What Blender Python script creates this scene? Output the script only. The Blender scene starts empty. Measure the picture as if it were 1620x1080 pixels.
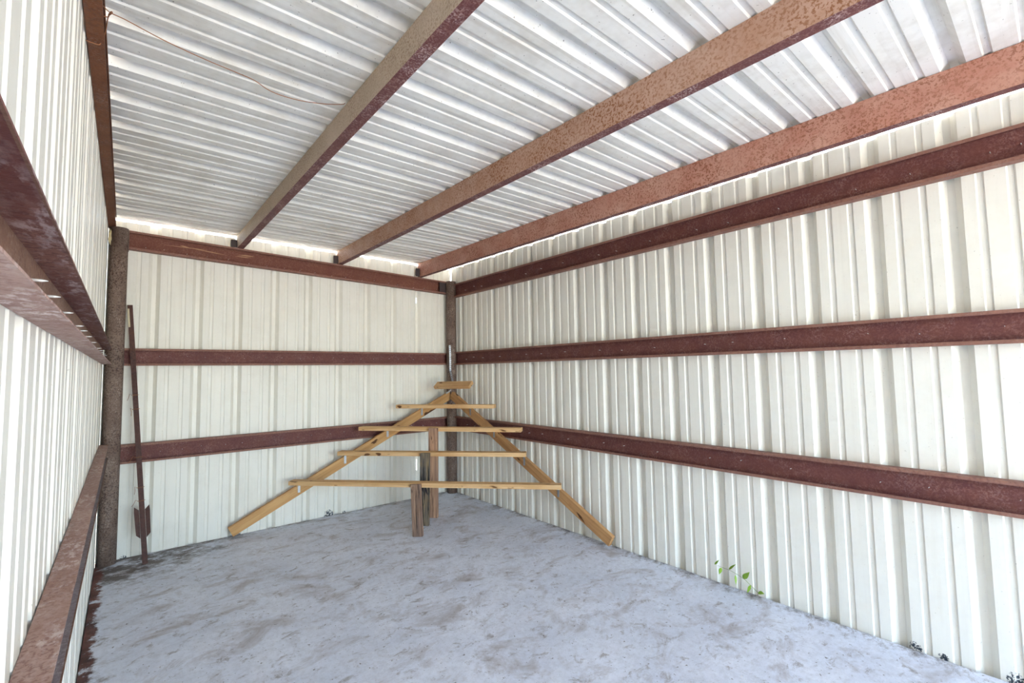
import bpy, bmesh, math, random
from mathutils import Vector, Matrix
random.seed(7)
S = bpy.context.scene
COL = S.collection

# ------------------------------------------------------------------ camera
F_PX = 732.7186
CAM = Vector((-3.0626, -4.8255, 1.4087))
YAW, PITCH, ROLL = 0.6961, 0.0648, -0.0157
_f = Vector((math.sin(YAW)*math.cos(PITCH), math.cos(YAW)*math.cos(PITCH), math.sin(PITCH)))
_r = Vector((math.cos(YAW), -math.sin(YAW), 0))
_u = _r.cross(_f)
RGT = _r*math.cos(ROLL) + _u*math.sin(ROLL)
UPV = -_r*math.sin(ROLL) + _u*math.cos(ROLL)
FWD = _f
cd = bpy.data.cameras.new('camera'); cam = bpy.data.objects.new('camera', cd); COL.objects.link(cam)
cd.sensor_width = 36.0; cd.lens = 36.0*F_PX/1620.0; cd.clip_start = 0.01
m3 = Matrix((RGT, UPV, -FWD)).transposed()
cam.matrix_world = Matrix.Translation(CAM) @ m3.to_4x4()
S.camera = cam

def at(q, axis, k):
    """the point where the line of sight through pixel q meets the plane coordinate[axis] = k"""
    d = RGT*((q[0]-810)/F_PX) + UPV*((540-q[1])/F_PX) + FWD
    t = (k-CAM[axis])/d[axis]
    return CAM + d*t

# ------------------------------------------------------------------ world, sun, exposure
W = bpy.data.worlds.new('sky'); S.world = W; W.use_nodes = True
nt = W.node_tree; nt.nodes.clear()
sky = nt.nodes.new('ShaderNodeTexSky'); sky.sky_type = 'NISHITA'
sky.sun_disc = False; sky.sun_elevation = math.radians(52); sky.sun_rotation = math.radians(-78)
sky.air_density = 1.0; sky.dust_density = 1.2; sky.ozone_density = 1.5
bg = nt.nodes.new('ShaderNodeBackground'); bg.inputs['Strength'].default_value = 0.30
wo = nt.nodes.new('ShaderNodeOutputWorld')
nt.links.new(sky.outputs[0], bg.inputs[0]); nt.links.new(bg.outputs[0], wo.inputs[0])
sl = bpy.data.lights.new('sun', 'SUN'); sl.energy = 6.5; sl.angle = math.radians(0.6); sl.color = (1.0, .95, .87)
sun = bpy.data.objects.new('sun', sl); COL.objects.link(sun)
_az, _el = math.radians(-78), math.radians(52)          # the sun stands to the left of the shed, a little behind it
sdir = Vector((math.sin(_az)*math.cos(_el), math.cos(_az)*math.cos(_el), math.sin(_el)))
sun.rotation_euler = (-sdir).to_track_quat('-Z', 'Y').to_euler()
pl = bpy.data.lights.new('opening_portal', 'AREA'); pl.shape = 'RECTANGLE'; pl.size = 3.3; pl.size_y = 2.8
pl.cycles.is_portal = True
po = bpy.data.objects.new('opening_portal', pl); COL.objects.link(po)
po.location = (-1.6, -8.62, 1.3); po.rotation_euler = (math.radians(90), 0, 0)
S.view_settings.view_transform = 'Standard'; S.view_settings.look = 'None'
S.view_settings.gamma = 1.0; S.view_settings.use_curve_mapping = False
S.view_settings.exposure = 3.5
S.cycles.max_bounces = 9; S.cycles.diffuse_bounces = 7; S.cycles.glossy_bounces = 4
S.cycles.use_denoising = True
S.cycles.use_adaptive_sampling = True; S.cycles.adaptive_threshold = .015; S.cycles.adaptive_min_samples = 24
S.cycles.use_guiding = True; S.cycles.use_surface_guiding = True

# ------------------------------------------------------------------ helpers
def tag(o, label=None, cat=None, group=None, kind=None):
    if label: o['label'] = label
    if cat: o['category'] = cat
    if group: o['group'] = group
    if kind: o['kind'] = kind
    return o
def empty(name, loc=(0, 0, 0)):
    o = bpy.data.objects.new(name, None); COL.objects.link(o); o.location = loc
    o.empty_display_size = .1
    return o
def link(name, me, parent=None, mw=None):
    o = bpy.data.objects.new(name, me); COL.objects.link(o)
    if parent is not None:
        o.parent = parent
        o.matrix_parent_inverse = Matrix.Translation(-Vector(parent.location))
    if mw is not None: o.matrix_basis = mw
    return o
def mesh_from(bm, name, mats, smooth=False):
    bmesh.ops.recalc_face_normals(bm, faces=bm.faces)
    me = bpy.data.meshes.new(name); bm.to_mesh(me); bm.free()
    for m in (mats if isinstance(mats, (list, tuple)) else [mats]): me.materials.append(m)
    if smooth:
        for p in me.polygons: p.use_smooth = True
    return me
def add_box(bm, sx, sy, sz, mat=None, c=(0, 0, 0), bev=0.0):
    r = bmesh.ops.create_cube(bm, size=1.0)
    vs = r['verts']
    M = (mat or Matrix()) @ Matrix.Translation(c) @ Matrix.Diagonal((sx, sy, sz, 1))
    bmesh.ops.transform(bm, matrix=M, verts=vs)
    if bev > 0:
        es = list({e for v in vs for e in v.link_edges})
        bmesh.ops.bevel(bm, geom=es, offset=bev, segments=2, affect='EDGES', profile=.6)
def add_tube(bm, pts, rad, n=6, cap=True):
    pts = [Vector(p) for p in pts]
    rings = []
    ref = Vector((0, 0, 1))
    for i, p in enumerate(pts):
        t = (pts[min(i+1, len(pts)-1)] - pts[max(i-1, 0)]).normalized()
        a = t.cross(ref)
        if a.length < .05: a = t.cross(Vector((1, 0, 0)))
        a.normalize(); b = t.cross(a)
        r = rad[i] if isinstance(rad, (list, tuple)) else rad
        rings.append([bm.verts.new(p + a*math.cos(2*math.pi*k/n)*r + b*math.sin(2*math.pi*k/n)*r) for k in range(n)])
    for i in range(len(rings)-1):
        for k in range(n):
            bm.faces.new((rings[i][k], rings[i][(k+1) % n], rings[i+1][(k+1) % n], rings[i+1][k]))
    if cap:
        bm.faces.new(rings[0][::-1]); bm.faces.new(rings[-1])
def frame(origin, xdir, zhint=(0, 0, 1)):
    x = Vector(xdir).normalized(); z = Vector(zhint); z = (z - x*z.dot(x)).normalized(); y = z.cross(x)
    return Matrix.Translation(Vector(origin)) @ Matrix((x, y, z)).transposed().to_4x4()

# ------------------------------------------------------------------ materials
def newmat(name, rough=.6, metal=0.0, spec=.5):
    m = bpy.data.materials.new(name); m.use_nodes = True
    t = m.node_tree; b = t.nodes['Principled BSDF']
    b.inputs['Roughness'].default_value = rough; b.inputs['Metallic'].default_value = metal
    b.inputs['Specular IOR Level'].default_value = spec
    return m, t, b
class NB:
    def __init__(s, t): s.t = t
    def n(s, typ, **kw):
        x = s.t.nodes.new('ShaderNode'+typ)
        for k, v in kw.items(): setattr(x, k, v)
        return x
    def coord(s, kind='Object', scale=(1, 1, 1), rot=(0, 0, 0), loc=(0, 0, 0)):
        c = s.n('TexCoord'); mp = s.n('Mapping')
        s.t.links.new(c.outputs[kind], mp.inputs[0])
        mp.inputs['Scale'].default_value = scale; mp.inputs['Rotation'].default_value = rot; mp.inputs['Location'].default_value = loc
        return mp.outputs[0]
    def world(s, scale=(1, 1, 1), rot=(0, 0, 0)):
        g = s.n('NewGeometry'); mp = s.n('Mapping'); s.t.links.new(g.outputs['Position'], mp.inputs[0])
        mp.inputs['Scale'].default_value = scale; mp.inputs['Rotation'].default_value = rot
        return mp.outputs[0]
    def noise(s, vec, scale, detail=4, rough=.55, dist=0.0):
        x = s.n('TexNoise'); s.t.links.new(vec, x.inputs['Vector'])
        x.inputs['Scale'].default_value = scale; x.inputs['Detail'].default_value = detail
        x.inputs['Roughness'].default_value = rough; x.inputs['Distortion'].default_value = dist
        return x.outputs[0]
    def ramp(s, fac, a, b, ca=0.0, cb=1.0):
        x = s.n('MapRange'); s.t.links.new(fac, x.inputs[0])
        for i, v in zip((1, 2, 3, 4), (a, b, ca, cb)): x.inputs[i].default_value = v
        return x.outputs[0]
    def mul(s, a, b, op='MULTIPLY'):
        x = s.n('Math', operation=op); x.use_clamp = op != 'MULTIPLY'
        for i, v in enumerate((a, b)):
            if isinstance(v, (int, float)): x.inputs[i].default_value = v
            else: s.t.links.new(v, x.inputs[i])
        return x.outputs[0]
    def mix(s, fac, a, b):
        x = s.n('Mix', data_type='RGBA')
        for i, v in ((0, fac), (6, a), (7, b)):
            if isinstance(v, (int, float)): x.inputs[i].default_value = v
            elif isinstance(v, tuple): x.inputs[i].default_value = (*v, 1)
            else: s.t.links.new(v, x.inputs[i])
        return x.outputs[2]
    def bump(s, h, strength, dist=.01):
        x = s.n('Bump'); s.t.links.new(h, x.inputs['Height']); x.inputs['Strength'].default_value = strength
        x.inputs['Distance'].default_value = dist
        return x.outputs[0]
    def sep(s, vec):
        x = s.n('SeparateXYZ'); s.t.links.new(vec, x.inputs[0]); return x.outputs

def mat_panel(name, base, dirt, dirt_amt, streak_axis):
    m, t, b = newmat(name, .45, 0, .4); k = NB(t)
    w = k.world()
    st = k.world(scale=tuple(1.2 if a == streak_axis else 26 for a in range(3)))
    c = k.mix(k.mul(k.ramp(k.noise(st, 1.0, 5, .6), .52, .8), dirt_amt), base, dirt)
    c = k.mix(k.mul(k.ramp(k.noise(w, 1.7, 5, .8), .46, .72), dirt_amt*1.1), c, dirt)
    c = k.mix(k.mul(k.ramp(k.noise(w, 95, 2, .5), .71, .76), min(1, dirt_amt*2.4)), c, tuple(x*.45 for x in dirt))
    if streak_axis == 2:   # mildew and splashed dirt clinging to the foot of the sheets
        foot = None
        for ctr, rad in (((-1.455, 0, .008), .065), ((0, -4.25, .0), .042), ((0, -4.36, .0), .03), ((0, -4.60, .01), .045), ((-2.25, 0, .0), .04), ((-3.03, 0, .0), .03), ((-1.30, 0, 0), .025)):
            dn = k.n('VectorMath', operation='DISTANCE'); t.links.new(w, dn.inputs[0]); dn.inputs[1].default_value = ctr
            g = k.ramp(dn.outputs['Value'], rad*.25, rad, 1, 0)
            foot = g if foot is None else k.mul(foot, g, 'MAXIMUM')
        foot = k.mul(foot, k.ramp(k.noise(w, 75, 4, .7), .42, .60))
        c = k.mix(k.ramp(foot, .16, .30), c, (.035, .045, .06))
    t.links.new(c, b.inputs['Base Color'])
    t.links.new(k.ramp(k.noise(w, 8, 3), .3, .7, .38, .55), b.inputs['Roughness'])
    t.links.new(k.bump(k.noise(w, 3.0, 2), .05, .01), b.inputs['Normal'])
    return m
def mat_steel(name, base, alt, spot, dust, alt_amt=.6, spot_amt=.6, dust_amt=.3, scale=1.0, rough=.65, stretch=(1, 1, 1), spot_size=70, dust_scale=140):
    m, t, b = newmat(name, rough, 0, .35); k = NB(t)
    w = k.world(scale=tuple(s*scale for s in stretch))
    w0 = k.world(scale=(scale,)*3)
    c = k.mix(k.mul(k.ramp(k.noise(w, 6, 6, .65), .4, .68), alt_amt), base, alt)
    big = k.ramp(k.noise(w0, 4.5, 4, .6), .35, .6, .35, 1)
    c = k.mix(k.mul(k.mul(k.ramp(k.noise(w0, spot_size, 3, .65), .50, .58), spot_amt), big), c, spot)
    big2 = k.ramp(k.noise(w, 9, 5, .7), .45, .7, .1, 1)
    c = k.mix(k.mul(k.mul(k.ramp(k.noise(w, dust_scale, 4, .7), .48, .60), dust_amt), big2), c, dust)
    t.links.new(c, b.inputs['Base Color'])
    t.links.new(k.bump(k.noise(w0, 120, 3, .6), .35, .004), b.inputs['Normal'])
    return m
def mat_wood(name, light, dark, knot, weather=0.0, grey=(.25, .22, .2), seed=0.0):
    m, t, b = newmat(name, .7, 0, .3); k = NB(t)
    v = k.coord('Object', scale=(1.5, 26, 26), loc=(seed, seed*.7, seed*1.3))
    v2 = k.coord('Object', scale=(3.5, 9, 9), loc=(seed*2, seed, seed))
    v3 = k.coord('Object', scale=(4, 70, 70), loc=(seed, 0, seed))
    g = k.noise(v, 1.0, 5, .6, .6)
    c = k.mix(k.ramp(g, .38, .66), light, dark)
    c = k.mix(k.mul(k.ramp(k.noise(v3, 1.0, 2, .5), .55, .7), .45), c, dark)
    if weather > 0:
        c = k.mix(k.mul(k.ramp(k.noise(v, 1.1, 6, .7, .4), .42, .58), weather), c, grey)
        c = k.mix(k.mul(k.ramp(k.noise(v, 1.9, 3, .6, .3), .54, .60), weather), c, tuple(x*.25 for x in grey))
    c = k.mix(k.mul(k.ramp(k.noise(v2, 1.1, 5, .7), .55, .66), .55), c, dark)
    c = k.mix(k.ramp(k.noise(v2, 1.9, 2, .5), .66, .71), c, knot)
    t.links.new(c, b.inputs['Base Color'])
    t.links.new(k.bump(g, .25 + weather*.5, .004), b.inputs['Normal'])
    return m
def mat_plain(name, col, rough=.5, metal=0.0, var=0.0, nscale=40):
    m, t, b = newmat(name, rough, metal); k = NB(t)
    w = k.world()
    c = k.mix(k.mul(k.ramp(k.noise(w, nscale, 4, .6), .35, .7), var), col, tuple(x*.45 for x in col))
    t.links.new(c, b.inputs['Base Color'])
    return m

M_WALL = mat_panel('cream_painted_sheet', (.85, .83, .75), (.50, .44, .33), .16, 2)
M_ROOF = mat_panel('white_roof_sheet', (.85, .835, .79), (.48, .43, .35), .52, 0)
MAROON = (.135, .042, .040)
M_GIRT = mat_steel('red_oxide_girt', MAROON, (.19, .065, .045), (.27, .12, .085), (.55, .43, .40), .55, .35, .22)
M_GIRTB = mat_steel('red_oxide_beam', (.17, .052, .036), (.22, .085, .05), (.30, .14, .08), (.5, .4, .35), .6, .35, .12)
M_GIRTL = mat_steel('dusty_red_oxide_girt', (.17, .06, .05), (.33, .16, .115), (.10, .03, .03), (.75, .65, .63), .7, .6, .9, 1.0, .6, (1, .35, 1), 70, 60)
M_GIRTW = mat_steel('brown_rust_web', (.22, .115, .075), (.30, .17, .12), (.13, .05, .035), (.5, .42, .38), .7, .5, .4, 1.0, .65, (1, .5, 1))
M_GIRTS = mat_steel('floor_lit_dusty_flange', (.36, .21, .17), (.50, .35, .30), (.20, .085, .075), (.82, .73, .72), .8, .65, .95, 1.0, .65, (1, .45, 1), 95, 70)  # dust over girt steel, its base paled for light bouncing off the floor
M_GIRTG = mat_steel('sky_lit_dusty_steel', (.27, .235, .245), (.36, .33, .35), (.16, .10, .10), (.62, .58, .60), .7, .5, .6, 1.0, .6, (1, .5, 1))  # dust over girt steel, blue sky light painted into the grey
M_GIRTU = mat_steel('lit_brown_flange', (.24, .11, .08), (.31, .155, .11), (.13, .045, .035), (.6, .45, .4), .7, .5, .25)  # lighter copy of the girt steel, light on flanges and lips painted in
M_PUR2 = mat_steel('tan_rusted_purlin', (.52, .41, .31), (.62, .50, .40), (.25, .14, .08), (.6, .5, .44), .8, .7, .2, 1, .7, (1, 1, .6), 110)
M_PUR3 = mat_steel('orange_rusted_purlin', (.50, .29, .20), (.62, .42, .33), (.29, .11, .04), (.6, .45, .4), .8, .95, .1, 1, .7, (1, 1, 1), 85)
M_PUR4 = mat_steel('salmon_rusted_purlin', (.46, .21, .15), (.58, .34, .26), (.24, .08, .035), (.6, .42, .36), .8, .9, .1, 1, .7, (1, 1, 1), 95)
M_PURU = mat_steel('speckled_maroon_flange', (.13, .04, .04), (.19, .07, .06), (.30, .15, .12), (.70, .55, .53), .5, .5, .75)
M_PUR1 = mat_steel('dark_rust_purlin', (.16, .05, .017), (.22, .08, .03), (.09, .03, .015), (.5, .38, .33), .6, .6, .3)
M_POST = mat_steel('brown_weathered_pipe', (.15, .095, .072), (.24, .175, .14), (.045, .022, .018), (.50, .42, .36), .9, .85, .65, 1.0, .75, (1, 1, .7), 85)
M_TPOST = mat_steel('rusted_fence_steel', (.075, .03, .023), (.12, .05, .035), (.035, .015, .012), (.30, .2, .18), .6, .6, .15)
M_CREAM = mat_plain('cream_paint', (.55, .48, .33), .6, 0, .3)
M_GALV = mat_plain('galvanised_steel', (.45, .47, .50), .4, .7, .4, 120)
M_SCREW = mat_plain('zinc_screw', (.78, .76, .74), .35, .35, .2, 200)
M_WIRE = mat_plain('rusted_wire', (.33, .13, .05), .7, .0, .4, 60)
M_STUD = mat_plain('dark_steel', (.06, .04, .04), .6, 0, .4)
M_WOOD = [mat_wood('yellow_pine_%d' % i, *c, seed=i*3.1) for i, c in enumerate([
    ((.64, .375, .16), (.47, .24, .085), (.10, .04, .015)),
    ((.66, .43, .22), (.50, .28, .115), (.13, .055, .02)),
    ((.58, .33, .145), (.40, .195, .075), (.09, .035, .012))])]
M_EDGE = [mat_wood('pine_edge_%d' % i, *c, seed=9+i*2.3) for i, c in enumerate([
    ((.76, .51, .27), (.58, .33, .135), (.16, .07, .02)),
    ((.74, .49, .25), (.52, .28, .11), (.14, .06, .02))])]
M_OLD = [mat_wood('weathered_wood_brown', (.42, .27, .18), (.24, .14, .09), (.05, .025, .02), .85, (.16, .105, .085), 2.2),
         mat_wood('weathered_wood_grey', (.34, .25, .14), (.20, .14, .08), (.03, .025, .03), .95, (.10, .09, .085), 5.7),
         mat_wood('weathered_wood_pink', (.58, .36, .22), (.42, .24, .15), (.05, .02, .015), .6, (.24, .135, .10), 8.1)]
M_LEAF = mat_plain('green_leaf', (.27, .46, .035), .45, 0, .35, 90)
M_STEM = mat_plain('green_stem', (.26, .30, .10), .5, 0, .2)
M_FOAM = mat_plain('yellowed_foam', (.62, .52, .30), .8, 0, .4, 50)

def mat_floor():
    m, t, b = newmat('stained_concrete', .62, 0, .4); k = NB(t)
    w = k.world(); ws = k.world(scale=(1, 1.45, 1), rot=(0, 0, math.radians(-35)))
    c = k.mix(k.ramp(k.noise(w, 2.2, 6, .65), .3, .7), (.645, .69, .80), (.81, .855, .96))
    c = k.mix(k.mul(k.ramp(k.noise(w, 26, 5, .85), .45, .68), .45), c, (.42, .43, .48))
    c = k.mix(k.mul(k.ramp(k.noise(ws, 14, 5, .85), .56, .68), .6), c, (.86, .90, .97))
    # brown stains
    c = k.mix(k.mul(k.ramp(k.noise(ws, 3.2, 5, .72, .6), .50, .68), .66), c, (.33, .29, .285))
    c = k.mix(k.mul(k.ramp(k.noise(ws, 9, 5, .75, .5), .56, .68), .70), c, (.23, .20, .195))
    # dark specks and pale chips
    c = k.mix(k.mul(k.ramp(k.noise(w, 48, 3, .6), .655, .70), .85), c, (.10, .085, .075))
    c = k.mix(k.mul(k.ramp(k.noise(k.world(scale=(1, 2.2, 1)), 23, 4, .6), .68, .74), .7), c, (.85, .86, .88))
    p = k.sep(w)
    n = k.noise(w, 5.5, 7, .7)
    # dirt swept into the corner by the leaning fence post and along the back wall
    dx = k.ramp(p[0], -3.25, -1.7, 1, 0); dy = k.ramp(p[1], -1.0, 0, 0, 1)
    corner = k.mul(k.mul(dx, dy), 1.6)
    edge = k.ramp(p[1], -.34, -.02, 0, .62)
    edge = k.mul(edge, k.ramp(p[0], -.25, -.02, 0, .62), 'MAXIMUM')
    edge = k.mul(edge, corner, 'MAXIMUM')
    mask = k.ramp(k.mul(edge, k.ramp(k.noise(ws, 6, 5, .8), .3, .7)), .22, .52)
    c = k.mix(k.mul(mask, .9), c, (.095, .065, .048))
    # rust bled out of the sill along the left wall
    rx = k.ramp(p[0], -3.20, -3.10, 1, 0)
    rust = k.ramp(k.mul(rx, k.ramp(k.noise(w, 9, 5, .75), .25, .65)), .22, .36)
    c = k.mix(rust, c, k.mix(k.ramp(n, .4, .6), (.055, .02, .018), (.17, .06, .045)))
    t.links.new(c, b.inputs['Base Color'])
    h = k.mul(k.noise(w, 30, 4, .7), k.noise(w, 160, 3, .6), 'ADD')
    t.links.new(k.bump(h, .35, .004), b.inputs['Normal'])
    t.links.new(k.ramp(k.noise(w, 6, 4), .3, .7, .5, .75), b.inputs['Roughness'])
    return m
M_FLOOR = mat_floor()
M_GROUND = mat_plain('dry_ground', (.56, .51, .41), .9, 0, .25, 2.0)

# ------------------------------------------------------------------ the setting
XL = -3.197            # inner face of the left wall; back wall y = 0, right wall x = 0
YF = -8.60             # open front; unseen length behind the camera, stretched to even out the light
RIB = 0.3048
def roof_z(y): return 2.690 + 0.0105*y

# corrugated sheet: trapezoid ribs every 0.3048 m pressed outwards, two low stiffeners between them
def sheet_profile(u0, u1, uc):
    """(u, depth outward) from u0 to u1 with rib centres at uc + n*RIB"""
    pts = []
    n0 = math.floor((u0-uc)/RIB)-1; n1 = math.ceil((u1-uc)/RIB)+1
    for n in range(n0, n1+1):
        c = uc+n*RIB
        for du, d in ((-.0400, 0), (-.0145, .034), (.0145, .034), (.0400, 0),
                      (RIB/3-.0155, 0), (RIB/3-.0095, .0062), (RIB/3+.0095, .0062), (RIB/3+.0155, 0),
                      (2*RIB/3-.0155, 0), (2*RIB/3-.0095, .0062), (2*RIB/3+.0095, .0062), (2*RIB/3+.0155, 0)):
            pts.append((c+du, d))
    def dep(u):
        for (a, da), (b, db) in zip(pts, pts[1:]):
            if a <= u <= b: return da if b-a < 1e-9 else da+(db-da)*(u-a)/(b-a)
        return 0
    return [(u0, dep(u0))] + [p for p in pts if u0+1e-5 < p[0] < u1-1e-5] + [(u1, dep(u1))]
def sheet(name, parent, prof, place, mat, th=.0012, off=0.0):
    """prof: list of (u, depth); place(u, depth, end) -> point, end 0/1 the two ends of the run"""
    bm = bmesh.new(); rows = []
    for u, d in prof:
        rows.append([bm.verts.new(place(u, d+off, 0)), bm.verts.new(place(u, d+off, 1)),
                     bm.verts.new(place(u, d+off+th, 0)), bm.verts.new(place(u, d+off+th, 1))])
    for a, b in zip(rows, rows[1:]):
        bm.faces.new((a[0], b[0], b[1], a[1])); bm.faces.new((a[2], a[3], b[3], b[2]))
        bm.faces.new((a[0], a[2], b[2], b[0])); bm.faces.new((a[1], b[1], b[3], a[3]))
    for r in (rows[0], rows[-1]): bm.faces.new((r[0], r[1], r[3], r[2]))
    return link(name, mesh_from(bm, name, mat), parent)

def struct(name, label=None):
    o = empty(name); tag(o, label, None, None, 'structure'); return o
ZB = -.14
# back wall: u = -x
wb = struct('wall_back', 'cream ribbed steel back wall')
seams = [.006, .153+RIB, .153+4*RIB, .153+7*RIB, 3.1966]
gaps = {1: .003}
for i in range(4):
    a, b = seams[i], seams[i+1]
    if i in gaps: a += gaps[i]
    sheet('wall_panel', wb, sheet_profile(a, b + (.012 if i in (1, 2) else 0), .153),
          lambda u, d, e: Vector((-u, d, ZB if e == 0 else 2.673 - .002*(u > 1.5))), M_WALL, .0012, .0014*(i % 2))
for z0, z1 in ((ZB, .30), (.42, 2.23), (2.29, 2.67)):      # strips added behind the loose seam to block daylight, which shows between them
    bm = bmesh.new(); add_box(bm, .03, .001, z1-z0)
    link('seam_light_block', mesh_from(bm, 'seam_light_block', M_WALL), wb, Matrix.Translation((-.153-RIB, .038, (z0+z1)/2)))
# right wall: u = -y
wr = struct('wall_right', 'cream ribbed steel right wall')
uc = .2412
seams = [.0] + [uc+(1+3*j)*RIB for j in range(9)] + [-YF]
for i in range(10):
    sheet('wall_panel', wr, sheet_profile(seams[i], seams[i+1]+.012, uc),
          lambda u, d, e: Vector((d, -u, ZB if e == 0 else roof_z(-u)-.0065)), M_WALL, .0012, .0014*(i % 2))
# left wall: u = -y
wl = struct('wall_left', 'ribbed steel left wall')
uc = .08
seams = [-.05] + [uc+(2+3*j)*RIB for j in range(9)] + [-YF]
for i in range(10):
    sheet('wall_panel', wl, sheet_profile(seams[i], seams[i+1]+.012, uc),
          lambda u, d, e: Vector((XL-d, -u, ZB if e == 0 else roof_z(-u)-.003)), M_WALL, .0012, .0014*(i % 2))
# roof: u = -y, ribs run across the shed
ce = struct('ceiling', 'white ribbed steel roof sheets')
uc = 2.165 - 7*.3035
seams = [-.05] + [uc+(2+3*j)*.3035 for j in range(10)] + [-YF+.15]
_R = RIB; RIB = .3035
for i in range(len(seams)-1):
    if seams[i+1] <= seams[i]: continue
    sheet('roof_panel', ce, sheet_profile(seams[i], seams[i+1]+.012, uc),
          lambda u, d, e: Vector((-3.36 if e == 0 else .045, -u, roof_z(-u)+d)), M_ROOF, .0012, .0014*(i % 2))
RIB = _R

# concrete slab with a slightly ragged edge
bm = bmesh.new()
N = 60
def edge(seed, n, amp):
    r = random.Random(seed); v = 0; out = []
    for i in range(n+1):
        v = .7*v + r.uniform(-amp, amp); out.append(v)
    return out
er = edge(1, N, .004); eb = edge(2, N, .004)
ring = []
for i in range(N+1): ring.append((-.009+er[i], YF-.6+(.6-YF-.012)*i/N))
for i in range(N+1): ring.append((-.012-(3.18)*i/N, -.010+eb[i]))
ring.append((XL+.004, -.012)); ring.append((XL+.004, YF-.6))
vt = [bm.verts.new((x, y, 0)) for x, y in ring]; vb = [bm.verts.new((x, y, -.15)) for x, y in ring]
bm.faces.new(vt); bm.faces.new(vb[::-1])
for i in range(len(ring)):
    j = (i+1) % len(ring); bm.faces.new((vt[i], vb[i], vb[j], vt[j]))
fl = link('floor', mesh_from(bm, 'floor', M_FLOOR)); tag(fl, 'stained grey concrete slab floor', kind='structure')
bm = bmesh.new(); bmesh.ops.create_grid(bm, x_segments=2, y_segments=2, size=60)
gd = link('ground', mesh_from(bm, 'ground', M_GROUND), None, Matrix.Translation((0, 0, -.12))); tag(gd, 'dry ground around the shed', kind='structure')

# ------------------------------------------------------------------ steel: lipped channel, length along +X local, web at y = 0, flanges towards +y
def channel_mesh(name, L, h, fl_, mats, lip=.017, t=.003, flange_idx=0, bottom_idx=0, top_idx=None):
    out = [(fl_, h), (0, h), (0, 0), (fl_, 0)]
    prof_o = [(fl_, h-lip), (fl_, h), (0, h), (0, 0), (fl_, 0), (fl_, lip)]
    prof_i = [(fl_-t, h-lip), (fl_-t, h-t), (t, h-t), (t, t), (fl_-t, t), (fl_-t, lip)]
    bm = bmesh.new()
    n = max(1, int(L/.5))
    ro = [[bm.verts.new((L*i/n, y, z)) for y, z in prof_o] for i in range(n+1)]
    ri = [[bm.verts.new((L*i/n, y, z)) for y, z in prof_i] for i in range(n+1)]
    for i in range(n):
        for k in range(5):
            f1 = bm.faces.new((ro[i][k], ro[i+1][k], ro[i+1][k+1], ro[i][k+1]))
            f2 = bm.faces.new((ri[i][k], ri[i][k+1], ri[i+1][k+1], ri[i+1][k]))
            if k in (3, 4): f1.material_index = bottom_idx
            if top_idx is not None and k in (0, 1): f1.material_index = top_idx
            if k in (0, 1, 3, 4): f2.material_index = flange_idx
        bm.faces.new((ro[i][0], ri[i][0], ri[i+1][0], ro[i+1][0]))
        bm.faces.new((ro[i][5], ro[i+1][5], ri[i+1][5], ri[i][5]))
    for i in (0, n):
        for k in range(5): bm.faces.new((ro[i][k], ro[i][k+1], ri[i][k+1], ri[i][k]))
    return mesh_from(bm, name, mats)

def screw_mesh(L=.022):
    bm = bmesh.new()
    r_ = .0019 if L < .025 else .0026
    add_tube(bm, [(0, 0, 0), (0, L*.75, 0), (0, L, 0)], [r_, r_, .0006], 6)
    return mesh_from(bm, 'screw', M_SCREW, True)
SCREW = screw_mesh(); SCREWL = screw_mesh(.030)
def add_screws(parent, pts, me, direction):
    for p in pts:
        o = link('screw', me, parent, frame(p, Vector(direction).cross(Vector((0, 0, 1))), (0, 0, 1)))

FD = .0545
def girt(label, p0, p1, h, inward, mats=None, lip=.017, fd=FD, idx=(0, 1, 1)):
    """p0 bottom outer corner at one end, p1 at the other; inward = direction the flanges point"""
    p0, p1 = Vector(p0), Vector(p1)
    L = (p1-p0).length
    x = (p1-p0).normalized(); z = Vector((0, 0, 1)); z = (z-x*z.dot(x)).normalized(); y = z.cross(x)
    if y.dot(Vector(inward)) < 0:
        p0, p1 = p1, p0; x = -x; y = z.cross(x)
    root = empty('wall_girt', (p0+p1)/2); tag(root, label, 'girt', 'steel wall girts')
    M = Matrix.Translation(p0) @ Matrix((x, y, z)).transposed().to_4x4()
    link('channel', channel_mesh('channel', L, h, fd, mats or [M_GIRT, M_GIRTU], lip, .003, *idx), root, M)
    return root

PR = .0575
CP = Vector((-.0590, -.0910, 0))     # corner pipe post
LP = Vector((-3.128, -.0720, 0))     # left pipe post
xr, xl_ = CP.x-PR*.75, LP.x+PR*.75
# right wall girts (top, middle, bottom)
HR = [('topmost maroon girt on the right wall just under the roof', 2.310, .158), ('middle maroon girt on the right wall', 1.4990, .1515), ('lowest maroon girt on the right wall behind the wooden rack', .7364, .1555)]
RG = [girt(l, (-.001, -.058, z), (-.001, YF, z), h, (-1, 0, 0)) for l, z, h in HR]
mid_px = [692, 726, 740, 751, 766, 794, 835, 858, 895, 950, 983, 1035.6, 1116, 1165, 1243.5, 1375, 1454, 1597]
ys = [at((x, 555), 0, 0).y for x in mid_px]
for r, (l, z, h) in zip(RG, HR):
    rr = random.Random(z)
    add_screws(r, [(-.003, y+rr.uniform(-.02, .02), z+h*.47+rr.uniform(-.012, .012)) for y in ys if y < -.2] + [(-.003, y, z+h*.5) for y in (-4.75, -5.0)], SCREW, (-1, 0, 0))
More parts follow.
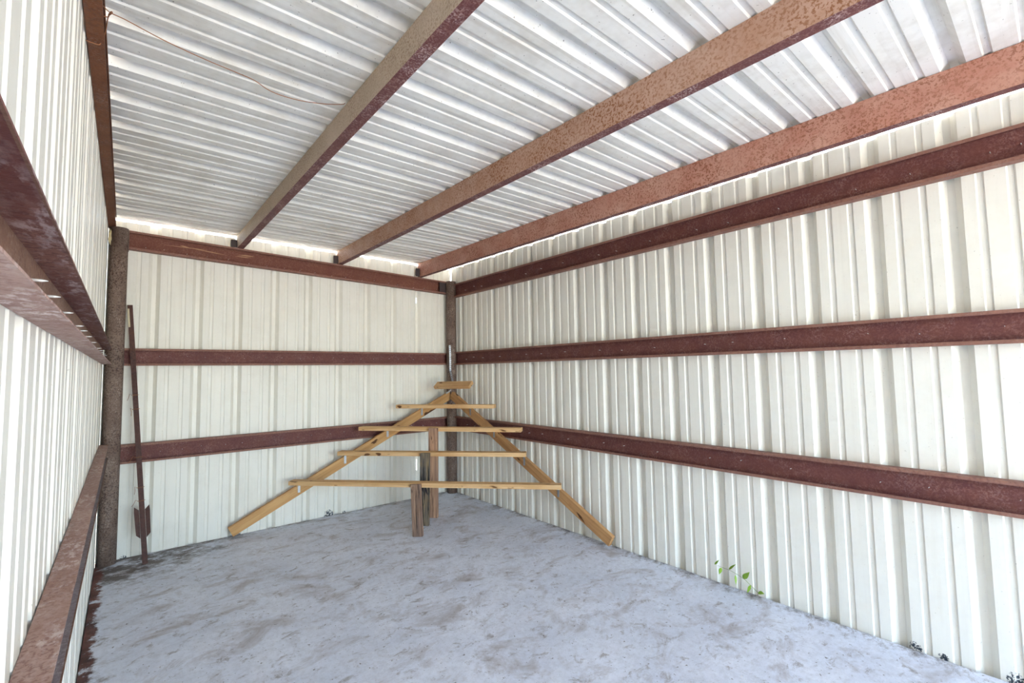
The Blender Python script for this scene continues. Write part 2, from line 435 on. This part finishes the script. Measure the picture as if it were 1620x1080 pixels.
# back wall girts
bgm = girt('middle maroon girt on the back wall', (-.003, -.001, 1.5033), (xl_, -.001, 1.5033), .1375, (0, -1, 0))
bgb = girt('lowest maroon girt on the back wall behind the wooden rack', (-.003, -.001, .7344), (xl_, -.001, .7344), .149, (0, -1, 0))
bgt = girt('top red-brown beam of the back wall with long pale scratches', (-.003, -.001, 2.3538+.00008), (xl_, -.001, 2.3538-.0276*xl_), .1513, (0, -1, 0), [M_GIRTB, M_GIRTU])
for r, z, sl_ in ((bgm, 1.572, 0), (bgb, .81, 0), (bgt, 2.39, .0276)):
    rr = random.Random(z+1)
    add_screws(r, [(-x+rr.uniform(-.02, .02), -.003, z+sl_*x+rr.uniform(-.01, .01)) for x in [.153+RIB*k+d for k in range(10) for d in (-.06, .07)] if .2 < x < 3.0], SCREW, (0, -1, 0))
# scratches on the beam: thin scraped streaks of bare metal
sc = mat_plain('bare_scratch', (.50, .27, .14), .5, .2, .3, 200)
for x0, z0, x1, z1, wd in ((259, 387, 330, 396, .005), (285, 388, 300, 392, .009), (300, 392, 360, 404, .006), (372, 405, 398, 408, .007), (378, 403, 402, 406, .010)):
    a = at((x0, z0), 1, -.0045); b2 = at((x1, z1), 1, -.0045)
    bm = bmesh.new()
    d = (b2-a); n = 8
    up = Vector((0, 0, 1)); rows = []
    for i in range(n+1):
        q = a+d*i/n; s = wd*math.sin(math.pi*min(1, max(.06, i/n)))*.5
        rows.append((bm.verts.new(q+up*s), bm.verts.new(q-up*s)))
    for r0, r1 in zip(rows, rows[1:]): bm.faces.new((r0[0], r0[1], r1[1], r1[0]))
    link('scratch', mesh_from(bm, 'scratch', sc), bgt)
# left wall girts
HL = [('dusty maroon girt on the left wall at eye height with screws showing', 1.5113, .1140), ('low dusty rust-brown girt along the left wall near the floor', .8000, .1043)]
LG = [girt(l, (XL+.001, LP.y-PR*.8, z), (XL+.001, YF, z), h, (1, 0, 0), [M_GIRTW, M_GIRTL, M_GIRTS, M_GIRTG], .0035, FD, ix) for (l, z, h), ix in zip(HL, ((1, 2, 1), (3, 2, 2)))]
pts = []
for q in ((47, 425), (72, 457), (97, 487), (117.5, 510.5), (125, 517.5), (134, 527), (143, 538)):
    p = at(q, 0, XL+.012); pts.append((XL+.004, p.y, 1.568))
pts += [(XL+.004, y, 1.568) for y in (-1.5, -1.22, -.95, -.7, -.45)]
add_screws(LG[0], pts, SCREWL, (1, 0, 0))

# ------------------------------------------------------------------ purlins under the roof
def purlin(label, x, zb, mats, yend=-.004, fd=.052, clip=True):
    y0, y1 = yend, YF
    L = y0-y1
    slope = .0105
    z0 = zb; h = roof_z(0)-zb-.001
    root = empty('roof_purlin', (x, (y0+y1)/2, zb)); tag(root, label, 'purlin', 'steel roof purlins')
    xd = Vector((0, 1, slope)).normalized()
    # local x runs forward (+y world), local y must point to +x world -> build mirrored along -y
    xd = -xd; zd = Vector((0, 0, 1)); zd = (zd-xd*zd.dot(xd)).normalized(); yd = zd.cross(xd)
    M = Matrix.Translation((x, y0, z0+slope*y0)) @ Matrix((xd, yd, zd)).transposed().to_4x4()
    if yd.x < 0:
        M = Matrix.Translation((x, y1, z0+slope*y1)) @ Matrix((-xd, -yd, zd)).transposed().to_4x4()
    link('channel', channel_mesh('channel', L, h, fd, mats, .015, .003, 1, 1), root, M)
    if clip:
        bm = bmesh.new(); add_box(bm, .048, .006, h*.58, None, (0, 0, 0), .001)
        link('clip', mesh_from(bm, 'clip', M_STUD), root, Matrix.Translation((x-.026, -.05, zb+h*.29)))
    return root
p1 = purlin('dark rust purlin running along the top of the left wall', -3.1955, 2.592, [M_PUR1, M_PUR1], -.03, .046, False)
p2 = purlin('tan rusted purlin nearest the left wall purlin, with a wire tied to it', -2.310, 2.572, [M_PUR2, M_PURU])
p3 = purlin('orange-flecked rusted purlin in the middle of the roof', -1.398, 2.550, [M_PUR3, M_PURU])
p4 = purlin('salmon rusted purlin beside the top of the right wall', -.457, 2.528, [M_PUR4, M_PURU], -.004, .047)

# ------------------------------------------------------------------ pipe posts
def pipe(label, c, ztop, slope=0):
    root = empty('pipe_post', (c.x, c.y, 0)); tag(root, label, 'post', 'steel pipe posts')
    bm = bmesh.new(); n = 28; rings = []
    for z in (0, .4, .8, 1.2, 1.6, 2.0, ztop):
        rings.append([bm.verts.new((c.x+PR*math.cos(2*math.pi*k/n), c.y+PR*math.sin(2*math.pi*k/n), z if z < ztop else ztop-slope*PR*math.cos(2*math.pi*k/n))) for k in range(n)])
    for a, b in zip(rings, rings[1:]):
        for k in range(n): bm.faces.new((a[k], a[(k+1) % n], b[(k+1) % n], b[k]))
    bm.faces.new(rings[-1]); bm.faces.new(rings[0][::-1])
    me = mesh_from(bm, 'pipe', M_POST)
    for p in me.polygons: p.use_smooth = len(p.vertices) == 4
    link('pipe', me, root)
    return root
cpo = pipe('round rusty pipe post in the far corner behind the wooden rack', CP, 2.505)
lpo = pipe('thick rusty pipe post where left and back walls meet', LP, 2.590)
# bolt nub on the corner post, end plate on the left post
bm = bmesh.new(); add_tube(bm, [(0, 0, 0), (0, -.012, 0)], .014, 10); 
d = Vector((-.55, -.83, 0)).normalized()
link('bolt', mesh_from(bm, 'bolt', M_STUD), cpo, frame(Vector((CP.x, CP.y, .955))+d*(PR-.003), Vector((0, 0, 1)).cross(d)*-1))
bm = bmesh.new(); add_box(bm, .012, .012, .17, None, (0, 0, 0), .002)
link('end_plate', mesh_from(bm, 'end_plate', M_POST), lpo, Matrix.Translation((LP.x+PR-.002, -.055, 2.50)))
bm = bmesh.new(); add_box(bm, .09, .004, .15, None, (0, 0, 0), .001)
link('end_plate', mesh_from(bm, 'end_plate', M_STUD), cpo, Matrix.Translation((CP.x-PR-.03, -.052, 2.43)))
# foam lump stuffed beside the left post
bm = bmesh.new(); bmesh.ops.create_icosphere(bm, subdivisions=3, radius=1)
for v in bm.verts:
    v.co *= 1+.18*math.sin(7*v.co.z+3*v.co.x)+.12*math.sin(11*v.co.y+5*v.co.z)
    v.co = Vector((v.co.x*.010, v.co.y*.014, v.co.z*.055))
fo = link('foam_lump', mesh_from(bm, 'foam_lump', M_FOAM, True), None, Matrix.Translation((XL+.016, -.155, 2.49)))
tag(fo, 'lump of yellowed foam beside the top of the left pipe post', 'foam')

# ------------------------------------------------------------------ corner rack of lumber
rack = empty('corner_rack', (-.8, -.8, 0)); tag(rack, 'pyramid-shaped wooden plant rack of lumber boards in the corner', 'rack')
def lumber(name, a, b, wdir, w, t, mat, parent=rack, bev=.003):
    """board from a to b (centre line), width w along wdir, thickness t"""
    a, b = Vector(a), Vector(b); L = (b-a).length
    bm = bmesh.new(); add_box(bm, L, t, w, None, (0, 0, 0), bev)
    return link(name, mesh_from(bm, name, mat), parent, frame((a+b)/2, b-a, wdir))
# stringers: centre lines found from the visible ends
sLb, sLt = Vector((-2.318, -.078, .056)), Vector((-.150, -.205, 1.150))
sRb, sRt = Vector((-.078, -2.440, .062)), Vector((-.160, -.262, 1.150))
lumber('stringer', sLb, sLt, (0, 0, 1), .089, .038, M_WOOD[0])
lumber('stringer', sRb, sRt, (0, 0, 1), .089, .038, M_WOOD[2])
# shelf boards (front edge ends as seen), nearly level, across the corner
SB = [((456, 764.5), (888, 771), .089, 0), ((533.5, 717.5), (831.5, 719.5), .089, 1), ((567, 678), (824, 680.5), .089, 0), ((626, 643), (780.5, 643), .089, 1)]
YO = -.205
fronts = []
for i, (ql, qr, w, mi) in enumerate(SB):
    a = at(ql, 1, YO); b = at(qr, 0, YO)
    z = (a.z+b.z)/2
    d = (b-a).normalized(); n = Vector((0, 0, 1)).cross(d); n = n if n.y > 0 else -n      # n points to the corner
    fronts.append((a.copy(), b.copy(), d, -n))
    lumber('shelf_board', a+n*w/2, b+n*w/2, (0, 0, 1), .038, w, M_EDGE[mi])
# small top board, tipped forward
a = at((688, 609.5), 1, -.30); b = at((743.5, 608.5), 0, -.26)
d = (b-a).normalized(); n = Vector((0, 0, 1)).cross(d); n = n if n.y > 0 else -n
lumber('shelf_board', a+n*.02, b+n*.02, (n*.80+Vector((0, 0, 1))*.62), .089, .036, M_WOOD[1])
# supports standing in front of the three lowest boards
for (a, b, d, o), ftx, fty, px_top, mat in ((fronts[0], 661, 848.5, 660, 0), (fronts[1], 671, 831.5, 673.5, 1), (fronts[2], 685.5, 818.5, 686.5, 2)):
    foot = at((ftx, fty), 2, 0.0)
    # spot on the board front straight above, found along the board
    best = min((abs(_px - px_top), t) for t in [j/200 for j in range(201)] for _px in [810 + F_PX*((a+(b-a)*t)-CAM).dot(RGT)/((a+(b-a)*t)-CAM).dot(FWD)])
    top = a+(b-a)*best[1]; top = top + o*.0195 + Vector((0, 0, .016))
    foot = foot + (-o)*.008
    foot.z = .0
    lumber('support', foot, top, d, .089, .038, M_OLD[mat])
# galvanised angle brackets under the boards on both stringers
def bracket(p, face_dir, tilt):
    bm = bmesh.new()
    add_box(bm, .022, .0025, .095, None, (0, 0, -.0475)); add_box(bm, .022, .05, .0025, None, (0, -.025, 0))
    for z in (-.045, -.08): add_tube(bm, [(0, -.001, z), (0, -.004, z)], .005, 8)
    link('bracket', mesh_from(bm, 'bracket', M_GALV), rack, frame(p, Vector(face_dir).cross(Vector((0, 0, 1)))*-1, (0, 0, 1)))
def on_line(p, q, z): t = (z-p.z)/(q.z-p.z); return p+(q-p)*t
for (a, b, d, o) in fronts:
    zz = (a.z+b.z)/2-.021
    pl_ = on_line(sLb, sLt, zz-.072); pl_.z = zz
    dl = (sLt-sLb); nl = Vector((dl.y, -dl.x, 0)).normalized(); nl = nl if nl.y < 0 else -nl
    bracket(pl_+nl*.021, nl, 0)
    pr_ = on_line(sRb, sRt, zz-.072); pr_.z = zz
    dr = (sRt-sRb); nr = Vector((dr.y, -dr.x, 0)).normalized(); nr = nr if nr.x < 0 else -nr
    bracket(pr_+nr*.021, nr, 0)
# apex plate and perforated strap up to the corner post
bm = bmesh.new()
jx = at((715, 617), 1, -.27)
for q in ((704, 622), (708, 619.5), (712, 617.5), (714, 614), (714, 610)): pass
P = [at(q, 1, -.285) for q in ((705.5, 622), (710, 619.5), (713.5, 617), (714, 613), (714, 608))]
for p, q in zip(P, P[1:]):
    v = [bm.verts.new(x) for x in (p+Vector((0, 0, .009)), q+Vector((0, 0, .009)), q-Vector((0.0, 0, .009)), p-Vector((0, 0, .009)))]
    bm.faces.new(v)
me = mesh_from(bm, 'strap', M_GALV); o_ = link('strap', me, rack)
md = o_.modifiers.new('thick', 'SOLIDIFY'); md.thickness = .003
bm = bmesh.new()
SP = [at(q, 1, yy) for q, yy in (((711.5, 546), -.160), ((712, 556), -.160), ((712.2, 570), -.160), ((712.3, 586), -.162), ((714, 594), -.185), ((716, 602), -.22), ((716.2, 606), -.25))]
for i in range(len(SP)-1):
    p, q = SP[i], SP[i+1]; s = Vector((.0085, -.005, 0))
    bm.faces.new([bm.verts.new(x) for x in (p-s, p+s, q+s, q-s)])
bmesh.ops.remove_doubles(bm, verts=bm.verts, dist=1e-4)
st = link('strap', mesh_from(bm, 'strap', M_GALV), rack)
md = st.modifiers.new('thick', 'SOLIDIFY'); md.thickness = .0015
# holes of the strap: dark dots
L = [(SP[i], SP[i+1]) for i in range(len(SP)-1)]
bm = bmesh.new()
for p, q in L:
    n = max(1, int((q-p).length/.022))
    for i in range(n):
        c = p+(q-p)*((i+.5)/n)+Vector((-.0012, -.0022, 0))
        add_tube(bm, [c, c+Vector((-.0012, -.002, 0))], .0042, 8)
ho = link('strap_holes', mesh_from(bm, 'strap_holes', M_STUD), rack); ho['kind'] = 'stuff'

# ------------------------------------------------------------------ steel fence post leaning on the back wall
tp = empty('fence_post', (-2.9, -.26, 0)); tag(tp, 'rusted steel fence post leaning against the back wall by the left pipe post', 'fence post')
b0 = at((229.5, 891), 2, .0); b0.z = 0.0
t0 = at((205.6, 483), 1, -.045)
ax = (t0-b0); TL = ax.length
TM = frame((b0+t0)/2, ax, (0, -1, 0))     # local x along the post, z towards the room
bm = bmesh.new()
add_box(bm, TL, .034, .005, None, (0, 0, .016), .001)
add_box(bm, TL, .005, .032, None, (0, 0, 0), .001)
link('body', mesh_from(bm, 'body', M_TPOST), tp, TM)
bm = bmesh.new()
for i in range(30): add_box(bm, .012, .014, .006, None, (-TL/2+.35+i*.0475, 0, .0205), .001)
link('studs', mesh_from(bm, 'studs', M_TPOST), tp, TM)['kind'] = 'stuff'
bm = bmesh.new(); add_box(bm, .15, .014, .0062, None, (TL/2-.105, .012, .0168), .001)
link('painted_tip', mesh_from(bm, 'painted_tip', M_CREAM), tp, TM)
bm = bmesh.new()
for s in (-1, 1):
    vv = [(-.12, .018*s), (-.09, .044*s), (.08, .048*s), (.12, .046*s), (.09, .018*s)]
    lo = [bm.verts.new((x, y, .004+abs(y)*.18)) for x, y in vv]; hi = [bm.verts.new((x, y, .008+abs(y)*.18)) for x, y in vv]
    bm.faces.new(lo); bm.faces.new(hi[::-1])
    for i in range(5): bm.faces.new((lo[i], lo[(i+1) % 5], hi[(i+1) % 5], hi[i]))
link('anchor_plate', mesh_from(bm, 'anchor_plate', M_TPOST), tp, TM @ Matrix.Translation((-TL/2+.31, 0, .0)))
for u, sgn, ln in ((.64, -1, .03), (.585, -1, .012), (.40, -1, .045), (.285, -1, .02), (.235, -1, .04)):
    x = -TL/2+TL*u; bm = bmesh.new()
    ringp = [(x, .021*math.cos(k*math.pi/8)*1.1, .019+.006*math.sin(k*math.pi/8)*1.0) for k in range(17)]
    add_tube(bm, ringp, .0016, 5)
    r = random.Random(u)
    add_tube(bm, [(x, .02, .02), (x+.012, .034, .02), (x-.018, .02+ln*.7, .018), (x-.03-r.uniform(0, .02), .02+ln, .015)], .0016, 5)
    link('tie_wire', mesh_from(bm, 'tie_wire', M_WIRE), tp, TM)

# ------------------------------------------------------------------ rusted wires under the roof
def wire(name, label, pts, rad=.0017):
    c = [Vector(p) for p in pts]
    bm = bmesh.new()
    # Catmull-Rom through the points
    out = []
    for i in range(len(c)-1):
        p0, p1_, p2_, p3_ = c[max(i-1, 0)], c[i], c[i+1], c[min(i+2, len(c)-1)]
        for k in range(10):
            t = k/10
            out.append(.5*((2*p1_)+(-p0+p2_)*t+(2*p0-5*p1_+4*p2_-p3_)*t*t+(-p0+3*p1_-3*p2_+p3_)*t**3))
    out.append(c[-1])
    add_tube(bm, out, rad, 5)
    o = link(name, mesh_from(bm, name, M_WIRE, True)); tag(o, label, 'wire'); return o
def rz(q, z): return at(q, 2, z)
w1 = [rz((163, 9), 2.60), rz((174.5, 20), 2.615), rz((200, 32), 2.618), rz((258, 63), 2.622), rz((320, 92), 2.625), rz((370, 113), 2.625), rz((402, 127), 2.618), rz((430, 145), 2.60), rz((470, 158), 2.595), rz((510, 164), 2.60), rz((540, 165), 2.605)]
end = at((546, 163), 0, -2.313)
wire('tie_wire', 'long rusty wire strung under the roof between two purlins', w1+[end])
z = roof_z(-2.65)-.103
w2 = [rz((127, 58), z-.002), rz((137, 64), z-.003), rz((150, 69), z-.003), rz((157.5, 70.5), z-.002), rz((161, 65), z+.01), rz((167, 50), z+.025), rz((170.5, 30), z+.03), rz((172, 25), z+.03), rz((177.5, 20.5), z+.03), rz((176, 18.5), z+.03), rz((172, 23), z+.03), rz((171, 27), z+.03), rz((160, 24.5), z+.03)]
wire('tie_wire', 'short looped rusty wire wrapped around the purlin above the left wall', w2)

# ------------------------------------------------------------------ vine creeping in at the foot of the right wall
vine = empty('creeping_vine', (-.04, -3.5, 0)); tag(vine, 'small green creeping vine growing in at the foot of the right wall', 'vine')
VP = [at((1200, 938), 0, -.012), at((1193, 931), 0, -.03), at((1179, 917), 0, -.06), at((1166, 908), 0, -.075), at((1155, 902), 0, -.085), at((1142, 897), 0, -.085), at((1135, 894), 0, -.085)]
bm = bmesh.new(); add_tube(bm, VP, [.002, .0018, .0016, .0014, .0012, .001, .0008], 5)
link('stem', mesh_from(bm, 'stem', M_STEM), vine)
def leaf(base, tip, wid, nrm):
    base, tip = Vector(base), Vector(tip); d = tip-base; L = d.length
    bm = bmesh.new(); n = 8; rows = []
    for i in range(n+1):
        t = i/n; w = wid*math.sin(math.pi*t**.75)*(1-.35*t)
        rows.append((bm.verts.new((t*L, -w, .25*w)), bm.verts.new((t*L, 0, -.06*L*math.sin(math.pi*t))), bm.verts.new((t*L, w, .25*w))))
    for a, b in zip(rows, rows[1:]):
        bm.faces.new((a[0], b[0], b[1], a[1])); bm.faces.new((a[1], b[1], b[2], a[2]))
    bmesh.ops.remove_doubles(bm, verts=bm.verts, dist=1e-5)
    o = link('leaf', mesh_from(bm, 'leaf', M_LEAF, True), vine, frame(base, d, nrm))
    md = o.modifiers.new('thick', 'SOLIDIFY'); md.thickness = .0008
for qb, qt, wpx, nrm in (((1130.5, 892.5), (1138, 885), .007, (-.6, -.5, .5)), ((1141, 897.5), (1137.5, 908.5), .012, (-.8, -.5, .2)),
                     ((1153, 900.5), (1164.5, 892), .009, (-.5, -.4, .7)), ((1163.5, 909), (1164.5, 925.5), .008, (-.7, -.6, .1)),
                     ((1175.5, 914.5), (1186, 904.5), .017, (-.7, -.5, .5)), ((1187.5, 925), (1182, 938), .010, (-.8, -.4, .3)),
                     ((1199.5, 937), (1209.5, 939.5), .015, (-.5, -.5, .7))):
    leaf(at(qb, 0, -.080 if qb[0] < 1170 else (-.06 if qb[0] < 1190 else -.03)), at(qt, 0, -.092 if qt[0] < 1170 else (-.07 if qt[0] < 1190 else -.04)), wpx, nrm)
